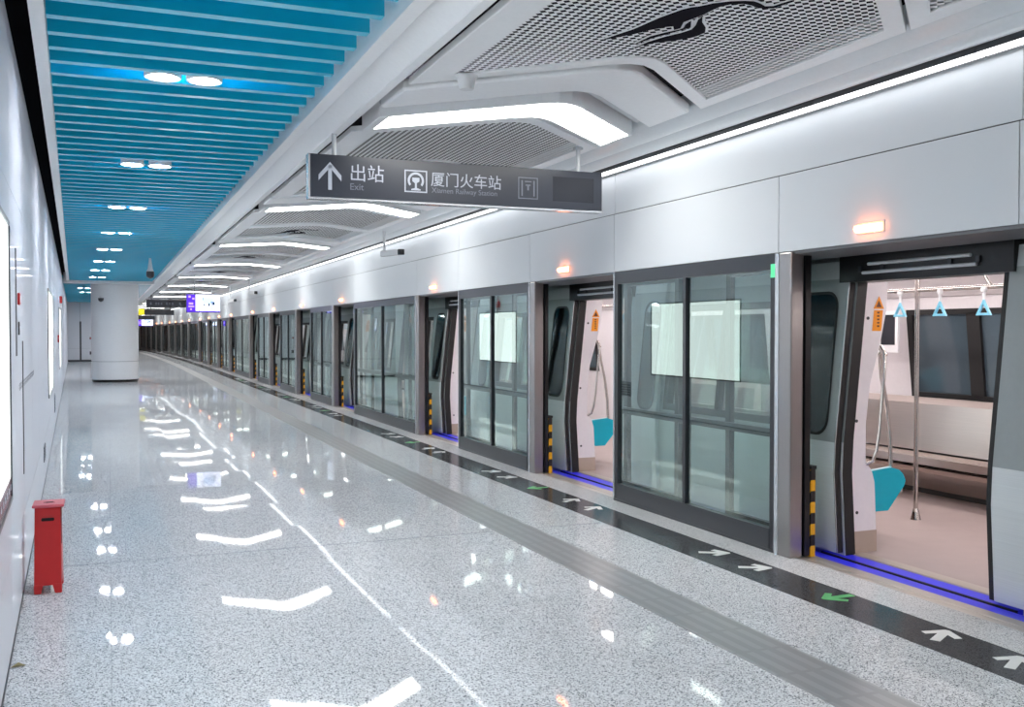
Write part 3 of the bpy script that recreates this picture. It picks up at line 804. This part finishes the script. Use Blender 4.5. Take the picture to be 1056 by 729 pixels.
            for sx, sz in ((5.12, .30), (5.11, .98), (5.21, 1.74)): e.cyl((sx, y_p - sgn*.006, sz), .012, .006, 'y', 10) if sgn > 0 else e.cyl((sx, y_p, sz), .012, .006, 'y', 10)
            o = e.build('end_panel', r)
            if sgn > 0:
                st = new('sticker'); yy = y_p - .002
                st.prism_y([(5.25, 1.645), (5.335, 1.645), (5.352, 1.80), (5.268, 1.80)], yy, yy + .0015); st.prism_y([(5.262, 1.81), (5.362, 1.81), (5.315, 1.905)], yy, yy + .0015)
                st.use('inkbrown'); st.prism_y([(5.285, 1.822), (5.338, 1.822), (5.313, 1.872)], yy - .001, yy)
                for zz in (1.675, 1.70, 1.725, 1.75, 1.775): st.box(5.296, 5.318, yy - .001, yy, zz, zz + .013)
                o2 = st.build('warning_sticker', o); o2['label'] = 'orange warning sticker with triangle'
                gl = glass_screen = MT['tglass']
                tb = new('chrome')
                tb.tube([(5.345, y_p - .02, 1.50), (5.335, y_p - .045, 1.40), (5.31, y_p - .05, 1.2), (5.285, y_p - .05, .92), (5.262, y_p - .045, .76), (5.24, y_p - .03, .68), (5.205, y_p - .0, .655)], .013)
                tb.tube([(5.345, y_p - .015, 1.50), (5.375, y_p + .05, 1.47), (5.42, y_p + .08, 1.30), (5.475, y_p + .085, 1.07), (5.515, y_p + .09, .82), (5.525, y_p + .09, .58)], .016)
                tb.tube([(5.345, y_p + .02, 1.53), (5.35, y_p - .03, 1.46)], .02)
                tb.build('grab_handle', r, smooth=True)
            # seat end panel
            T = [(5.28, .59), (5.49, .61), (5.565, .59), (5.605, .555), (5.63, .505), (5.615, .465), (5.46, .285), (5.335, .285), (5.31, .30)]
            ys = y_p + sgn*.045
            te = new('teal').prism_y(T, min(ys, ys + sgn*.03), max(ys, ys + sgn*.03)); te.use('tealedge'); te.prism_y([(5.28, .59), (5.49, .61), (5.49, .617), (5.28, .597)], min(ys, ys + sgn*.03), max(ys, ys + sgn*.03)); te.build('seat_end_panel', r)
        # dark door gear above the doorway
        h = new('black'); h.box(5.0, 5.18, d - HW - .1, d + HW + .1, 2.0, 2.2)
        h.use('greymetal'); h.tube([(4.99, d - .45, 2.12), (4.99, d + .45, 2.12)], .012, 8); h.tube([(4.985, d - .5, 2.06), (4.985, d + .5, 2.06)], .012, 8)
        for yy in (-.52, -.3, .3, .52): h.use('frame').box(4.985, 5.0, d + yy, d + yy + .03, 2.07, 2.11)
        h.build('door_gear', r)
        si = new('sill'); si.box(5.07, 5.18, d - HW, d + HW, -.02, .004); si.use('bluestrip').box(4.945, 5.07, d - HW - .2, d + HW + .2, -.035, -.003); si.use('blackrub').box(4.93, 4.95, d - HW - .2, d + HW + .2, -.04, -.004); si.build('door_sill', r)
    # benches between doorways on both sides
    for d in DC[:-1]:
        a, c_ = d + HW + .32, d + 4.62 - HW - .32
        for mir in (False, True):
            X = (lambda x: x) if mir else (lambda x: 2*CX - x)
            off = 0
            seat = [(X(5.87 - .08 - off), .0)]
            pr = lambda L: [(2*CX - x, z) if not mir else (x - .0, z) for x, z in L]
            # profile written for the near side (x small = wall)
            k = new('bench'); k.prism_y(pr([(5.30, .40), (5.80, .44), (5.83, .44), (5.83, .37), (5.81, .36), (5.79, .41), (5.30, .37)]), a, c_)
            for i in range(1, 6): k.prism_y(pr([(5.36 + .075*i, .409 + .006*i), (5.385 + .075*i, .411 + .006*i), (5.385 + .075*i, .418 + .006*i), (5.36 + .075*i, .416 + .006*i)]), a + .02, c_ - .02)
            o = k.build('bench_seat', r)
            k = new('bench'); k.prism_y(pr([(5.27, .46), (5.30, .42), (5.26, .90), (5.20, .96), (5.16, .96), (5.16, .46)]), a, c_); k.build('bench_back', r)
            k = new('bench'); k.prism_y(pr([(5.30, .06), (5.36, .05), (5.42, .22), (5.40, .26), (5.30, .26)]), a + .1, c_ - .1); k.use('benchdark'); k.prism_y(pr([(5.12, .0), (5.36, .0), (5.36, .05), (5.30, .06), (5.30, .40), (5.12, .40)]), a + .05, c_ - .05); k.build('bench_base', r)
    # poles, rails and straps
    for y in [d + 1.54 for d in DC] + [d - 1.54 for d in DC[:1]]:
        p = new('chrome'); p.cyl((CX, y, 0), .045, .07, n=16, r2=.03); p.cyl((CX, y, .07), .03, .03, n=16, r2=.02); p.cyl((CX, y, .1), .02, 2.15, n=16); p.build('grab_pole', r, smooth=True)
    ra = new('chrome')
    for rx in (CX - .0,):
        ra.tube([(rx, -HL + .4, 2.0), (rx, HL - .4, 2.0)], .018)
        yy = -HL + .6
        while yy < HL - .5: ra.tube([(rx, yy, 2.0), (rx, yy + .06, 2.08), (rx, yy + .07, 2.25)], .013); yy += 1.54
    ra.build('grab_rail', r, smooth=True)
    st = None
    for d in DC[:-1]:
        for i, q in enumerate((-.9, -.45, 0, .45)):
            y = d + 1.68 + q + .82 - .82
            if st is None:
                k = new('strapwhite'); k.box(-.012, .012, -.006, .006, -.09, .0); k.lathe((0, 0, -.01), [(.022, -.02), (.026, 0), (.022, .02)], 12)
                st = k.build('strap_handle', r)
                g = new('strapblue'); A = [(0, -.085), (-.075, -.215), (.075, -.215)]; B = [(0, -.125), (-.042, -.195), (.042, -.195)]
                vs = [(-.011, y_, z) for y_, z in A] + [(-.011, y_, z) for y_, z in B] + [(.011, y_, z) for y_, z in A] + [(.011, y_, z) for y_, z in B]
                fs = []
                for i_ in range(3):
                    j_ = (i_ + 1) % 3; fs += [(i_, j_, 3+j_, 3+i_), (6+i_, 9+i_, 9+j_, 6+j_), (i_, 6+i_, 6+j_, j_), (3+i_, 3+j_, 9+j_, 9+i_)]
                g.raw(vs, fs); gg = g.build('grip', st, .004)
                st.location = (CX - .06, y, 1.985)
            else:
                s2 = st.copy(); COL.objects.link(s2); s2.parent = r; s2.location = (CX - .06, y, 1.985)
                g2 = gg.copy(); COL.objects.link(g2); g2.parent = s2
    # framed notice on the far wall
    for d in DC[:-1]:
        k = new('white').box(7.70, 7.73, d + 3.02, d + 3.30, 1.42, 1.86); k.use('signdark').box(7.695, 7.70, d + 3.06, d + 3.26, 1.50, 1.82); k.build('notice_frame', r)
    return r
tc_ = Repeat(make_car())
cc = 5.1 + 2.31
tc_.put((0, cc, 0), 0, 'silver grey metro car with lit cabin behind the nearest doorways')
tc_.put((dx(cc + 20.25), cc + 20.25, 0), 0, 'second metro car, behind the doorways in the middle distance')
tc_.put((dx(cc + 40.5), cc + 40.5, 0), da(cc + 40.5), 'third metro car, behind the farthest open doorways')

# ------------------------------------------------------------------ pillar
t = thing('round_pillar', 'thick round white pillar standing on the platform', 'pillar', (.195, 35.1, 0))
new('white').lathe((0, 0, 0), [(.70, .08), (.725, .09), (.725, .66)], 48).build('lower_shaft', t, smooth=True)
new('white').lathe((0, 0, 0), [(.725, .685), (.725, 3.2)], 48).build('upper_shaft', t, smooth=True)
new('greymetal').lathe((0, 0, 0), [(.71, .66), (.71, .685)], 48).build('joint_ring', t, smooth=True)
new('black').lathe((0, 0, 0), [(.70, 0), (.70, .08)], 48).build('base_ring', t, smooth=True)
t = thing('dome_camera', 'small dark camera on left side of round white pillar', 'camera', (-.22, 34.52, 2.72))
new('camwhite').box(-.05, .05, -.02, .06, .0, .08).build('bracket', t, .01); new('darkgrey').lathe((0, -.06, -.09), [(.02, -.03), (.07, .0), (.085, .05), (.085, .09), (.0, .095)], 18).build('dome', t, smooth=True)

# ------------------------------------------------------------------ signs
def text_mesh(body, size, mat, name, parent, loc, align='LEFT', ext=.002):
    cu = bpy.data.curves.new('letters', 'FONT'); cu.body = body; cu.size = size; cu.align_x = align; cu.extrude = ext
    ob = bpy.data.objects.new('letters', cu); COL.objects.link(ob)
    dg = bpy.context.evaluated_depsgraph_get()
    me = bpy.data.meshes.new_from_object(ob.evaluated_get(dg))
    bpy.data.objects.remove(ob)
    me.materials.clear(); me.materials.append(MT[mat]); me.name = name
    o = bpy.data.objects.new(name, me); COL.objects.link(o); o.parent = parent
    o.rotation_euler = (PI/2, 0, 0); o.location = loc
    return o
SGW, SGH = 2.615, .345
t = thing('hanging_sign', 'dark grey exit sign with white arrow and characters hanging from ceiling', 'sign', (1.50, 8.0, 2.72))
new('sign').box(0, SGW, -.05, .05, 0, SGH).build('board', t, .004)
new('alu').box(-.012, SGW + .004, -.054, .054, -.014, 0).box(-.014, 0, -.054, .054, 0, SGH).build('edge_trim', t)
for hx in (.205, 2.40): new('greymetal').cyl((hx, 0, SGH), .02, .22, n=12).box(hx - .035, hx + .035, -.03, .03, SGH + .2, SGH + .225).build('hanger', t)
ar = new('letter'); Y_ = -.053
ar.box(.145, .175, Y_, -.049, .062, .26)
for sg in (1, -1): ar.prism_y([(.16, .285), (.16, .240), (.16 + sg*.092, .135), (.16 + sg*.092, .180)], Y_, -.049)
ar.build('arrow', t)
text_mesh('出站', .148, 'letter', 'characters', t, (.315, -.05, .155)); text_mesh('Exit', .075, 'letterdim', 'lettering', t, (.32, -.05, .072))
def ringbox(mb, x0, x1, z0, z1, w, y0, y1):
    mb.box(x0, x1, y0, y1, z0, z0 + w); mb.box(x0, x1, y0, y1, z1 - w, z1); mb.box(x0, x0 + w, y0, y1, z0 + w, z1 - w); mb.box(x1 - w, x1, y0, y1, z0 + w, z1 - w)
pi = new('letter'); ringbox(pi, .78, .975, .078, .262, .010, Y_, -.049)
# round emblem: broken ring over a rail section
for a0, a1 in ((-38, 218),):
    seg = 22; R0, R1 = .052, .070; cx_, cz_ = .8775, .175
    P = [(cx_ + R1*math.cos(math.radians(a0 + (a1-a0)*i/seg)), cz_ + R1*math.sin(math.radians(a0 + (a1-a0)*i/seg))) for i in range(seg+1)] + [(cx_ + R0*math.cos(math.radians(a1 - (a1-a0)*i/seg)), cz_ + R0*math.sin(math.radians(a1 - (a1-a0)*i/seg))) for i in range(seg+1)]
    pi.prism_y(P, Y_, -.049)
pi.prism_y([(cx_-.03, .20), (cx_+.03, .20), (cx_+.03, .17), (cx_+.008, .155), (cx_+.008, .115), (cx_+.04, .105), (cx_+.04, .095), (cx_-.04, .095), (cx_-.04, .105), (cx_-.008, .115), (cx_-.008, .155), (cx_-.03, .17)], Y_, -.049)
pi.build('railway_emblem', t)
text_mesh('厦门火车站', .128, 'letter', 'characters', t, (1.005, -.05, .150)); text_mesh('Xiamen Railway Station', .062, 'letterdim', 'lettering', t, (1.015, -.05, .085))
pi = new('letterdim'); ringbox(pi, 1.80, 1.985, .075, .262, .008, Y_, -.049); pi.box(1.83, 1.842, Y_, -.049, .10, .235); pi.box(1.943, 1.955, Y_, -.049, .10, .235)
pi.box(1.885, 1.90, Y_, -.049, .15, .20); pi.box(1.87, 1.915, Y_, -.049, .19, .20); pi.box(1.862, 1.925, Y_, -.049, .222, .23); pi.build('platform_pictogram', t)
new('signdark').box(2.13, 2.53, -.0525, -.049, .07, .285).build('blank_display', t)
# far signs
t = thing('hanging_sign', 'dark sign with small pale characters hanging left of the screen', 'sign', (1.54, 46, 2.70))
new('sign').box(0, 1.95, -.05, .05, 0, .34).build('board', t); m = new('letterdim')
for x in (.14, .36, .46, .58, .80, .92, 1.04, 1.35): m.box(x, x + .07, -.056, -.049, .12, .22)
m.build('characters', t); 
for hx in (.2, 1.7): new('darkgrey').cyl((hx, 0, .34), .02, .28, n=8).build('hanger', t)
t = thing('hanging_sign', 'farther dark sign with a yellow-green square at left end', 'sign', (1.66, 62.9, 2.64))
new('sign').box(.32, 2.0, -.05, .05, 0, .32).build('board', t); new('yellow').box(0, .32, -.055, .055, 0, .36).build('yellow_square', t)
for hx in (.5, 1.8): new('darkgrey').cyl((hx, 0, .32), .02, .3, n=8).build('hanger', t)
t = thing('hanging_sign', 'farthest short dark sign hanging close to the round pillar', 'sign', (1.55, 68.6, 2.42))
new('sign').box(0, 1.25, -.05, .05, 0, .26).build('board', t)
for hx in (.2, 1.0): new('darkgrey').cyl((hx, 0, .26), .02, .62, n=8).build('hanger', t)
# screens
def screen_unit(name, label, loc, w, h):
    t = thing(name, label, 'screen', loc)
    new('darkgrey').box(0, w, -.04, .06, 0, h).build('housing', t, .006)
    sc = new('screen').box(.27*w, w - .012, -.045, -.04, .06*h, h - .012); sc.use('purple').box(.012, .27*w, -.045, -.04, .012, h - .012).box(.27*w, w - .012, -.045, -.04, .012, .10*h)
    o = sc.build('display', t)
    d = new('lilac'); 
    for a, b, c_, e in ((.06, .13, .80, .92), (.17, .24, .70, .80), (.07, .20, .42, .54), (.06, .23, .28, .36), (.11, .16, .12, .22)): d.box(a*w, b*w, -.047, -.045, c_*h, e*h)
    d.use('screenblue').box(.48*w, .80*w, -.047, -.045, .48*h, .82*h); d.use('screenteal').box(.76*w, .83*w, -.049, -.047, .40*h, .58*h).box(.72*w, .745*w, -.049, -.047, .14*h, .62*h).box(.50*w, .55*w, -.049, -.047, .38*h, .46*h).box(.47*w, .49*w, -.049, -.047, .66*h, .82*h).box(.64*w, .69*w, -.049, -.047, .34*h, .50*h)
    d.build('picture', o)
    for hx in (.25*w, .75*w): new('greymetal').cyl((hx, 0, h), .012, 3.28 - loc[2] - h, n=8).build('hanger', t)
    return t
screen_unit('information_screen', 'bright purple and white information screen hanging above the platform', (2.08, 30, 2.2), .95, .525)
screen_unit('information_screen', 'distant purple and white screen just right of the round pillar', (1.75, 70, 2.02), 1.0, .55)

# ------------------------------------------------------------------ cameras and detector
def bullet(label, loc, drop, aim):
    t = thing('security_camera', label, 'camera', loc)
    new('camwhite').cyl((0, 0, 0), .022, drop, n=12).cyl((0, 0, drop - .015), .06, .015, n=16).build('pole', t)
    h = new('camwhite').box(-.045, .045, -.42, .06, -.06, .035); h.build('housing', t, .012); new('black').box(-.043, .043, -.50, -.42, -.058, .033).build('lens_hood', t, .01)
    t.rotation_euler = (0, 0, aim); return t
bullet('white bullet camera with black lens on ceiling pole, nearest of three along fascia', (4.16, 15.7, 2.92), .42, .35)
bullet('second white bullet camera on ceiling pole along the fascia', (4.16, 32.3, 2.88), .46, .3)
bullet('third and smallest camera on ceiling pole along the fascia', (4.16, 37.8, 2.80), .54, .3)
t = thing('security_camera', 'dark dome camera hanging on a tapered stem under blue ceiling', 'camera', (.85, 22.955, 2.80))
new('camwhite').lathe((0, 0, 0), [(.075, .14), (.05, .22), (.02, .45), (.02, .64)], 16).build('stem', t, smooth=True); new('darkgrey').lathe((0, 0, 0), [(.02, .0), (.07, .025), (.085, .08), (.08, .15), (.0, .16)], 18).build('dome', t, smooth=True)
t = thing('smoke_detector', 'small white round detector under the nearest perforated panel', 'detector', (2.14, 6.02, 3.19))
new('camwhite').lathe((0, 0, 0), [(.0, 0), (.045, .003), (.05, .02), (.06, .07), (.075, .09)], 24).build('housing', t, smooth=True)

# ------------------------------------------------------------------ red box and a dry leaf on the floor
t = thing('red_metal_box', 'red metal box with hand slot on floor against left wall', 'box', (-.365, 6.93, 0), 0)
def bw(z): return .079 + 0*z
b = new('red')
ring = lambda z, wx, wy: [(-wx, -wy, z), (wx, -wy, z), (wx, wy, z), (-wx, wy, z)]
# tapered body on four feet
hx0, hx1, hy0, hy1 = .080, .078, .13, .115
def wx(z): return .080 - .006*z/.54
def wy(z): return .135 - .05*z/.54
b.raw([*ring(.05, wx(.05), wy(.05)), *ring(.535, wx(.535), wy(.535))], [(0,1,5,4),(1,2,6,5),(2,3,7,6),(3,0,4,7),(3,2,1,0),(4,5,6,7)])
for sx in (-1, 1):
    for sy in (-1, 1):
        x0 = sx*.08; y0 = sy*.137
        b.raw([(x0, y0, 0), (x0 - sx*.04, y0, 0), (x0 - sx*.04, y0 - sy*.04, 0), (x0, y0 - sy*.04, 0), (x0, y0 - sy*.003, .06), (x0 - sx*.055, y0 - sy*.003, .06), (x0 - sx*.055, y0 - sy*.05, .06), (x0, y0 - sy*.05, .06)], [(0,1,2,3),(0,1,5,4),(1,2,6,5),(2,3,7,6),(3,0,4,7),(4,5,6,7)])
b.build('body', t, .006)
new('redtop').box(-.088, .095, -.105, .115, .535, .553).build('lid', t, .005)
yf = -wy(.455) - .002
new('darkhole').prism_y([(-.032, .450), (.034, .450), (.038, .456), (.038, .464), (.034, .470), (-.032, .470), (-.036, .464), (-.036, .456)], yf, yf + .01).build('hand_slot', t)
new('darkhole').box(.0745, .0785, -.075, -.055, .30, .53).build('side_slot', t)
new('darkhole').prism_z([(-.03, .0), (-.005, -.02), (.04, -.012), (.02, .0), (.03, .02), (-.01, .018)], .553, .5545).build('lid_hole', t)
t = tag(new('leaf').raw([(-.03, 0, .0), (0, -.012, .012), (.035, 0, .004), (0, .015, .016), (-.03, 0, .003), (0, -.012, .015), (.035, 0, .007), (0, .015, .019)], [(0,1,2,3), (4,5,6,7), (0,1,5,4), (1,2,6,5), (2,3,7,6), (3,0,4,7)]).build('dry_leaf'), 'curled dry scrap on floor against left wall near the camera', 'leaf')
t.location = (-.425, 5.36, 0)

# ------------------------------------------------------------------ camera, view
cam = bpy.data.cameras.new('camera'); co = bpy.data.objects.new('camera', cam); COL.objects.link(co)
cam.sensor_fit = 'HORIZONTAL'; cam.sensor_width = 36; cam.lens = 1020/1056*36; cam.clip_start = .02; cam.clip_end = 300
co.location = (0, 0, H); co.rotation_euler = (PI/2 - math.radians(1.2637), 0, -math.radians(22.183))
S.camera = co
w = bpy.data.worlds.new('world'); S.world = w; w.use_nodes = True
w.node_tree.nodes['Background'].inputs['Color'].default_value = (.6, .7, .8, 1); w.node_tree.nodes['Background'].inputs['Strength'].default_value = .0
S.view_settings.view_transform = 'Standard'; S.view_settings.look = 'None'; S.view_settings.gamma = 1; S.view_settings.use_curve_mapping = False
S.view_settings.exposure = 1.1
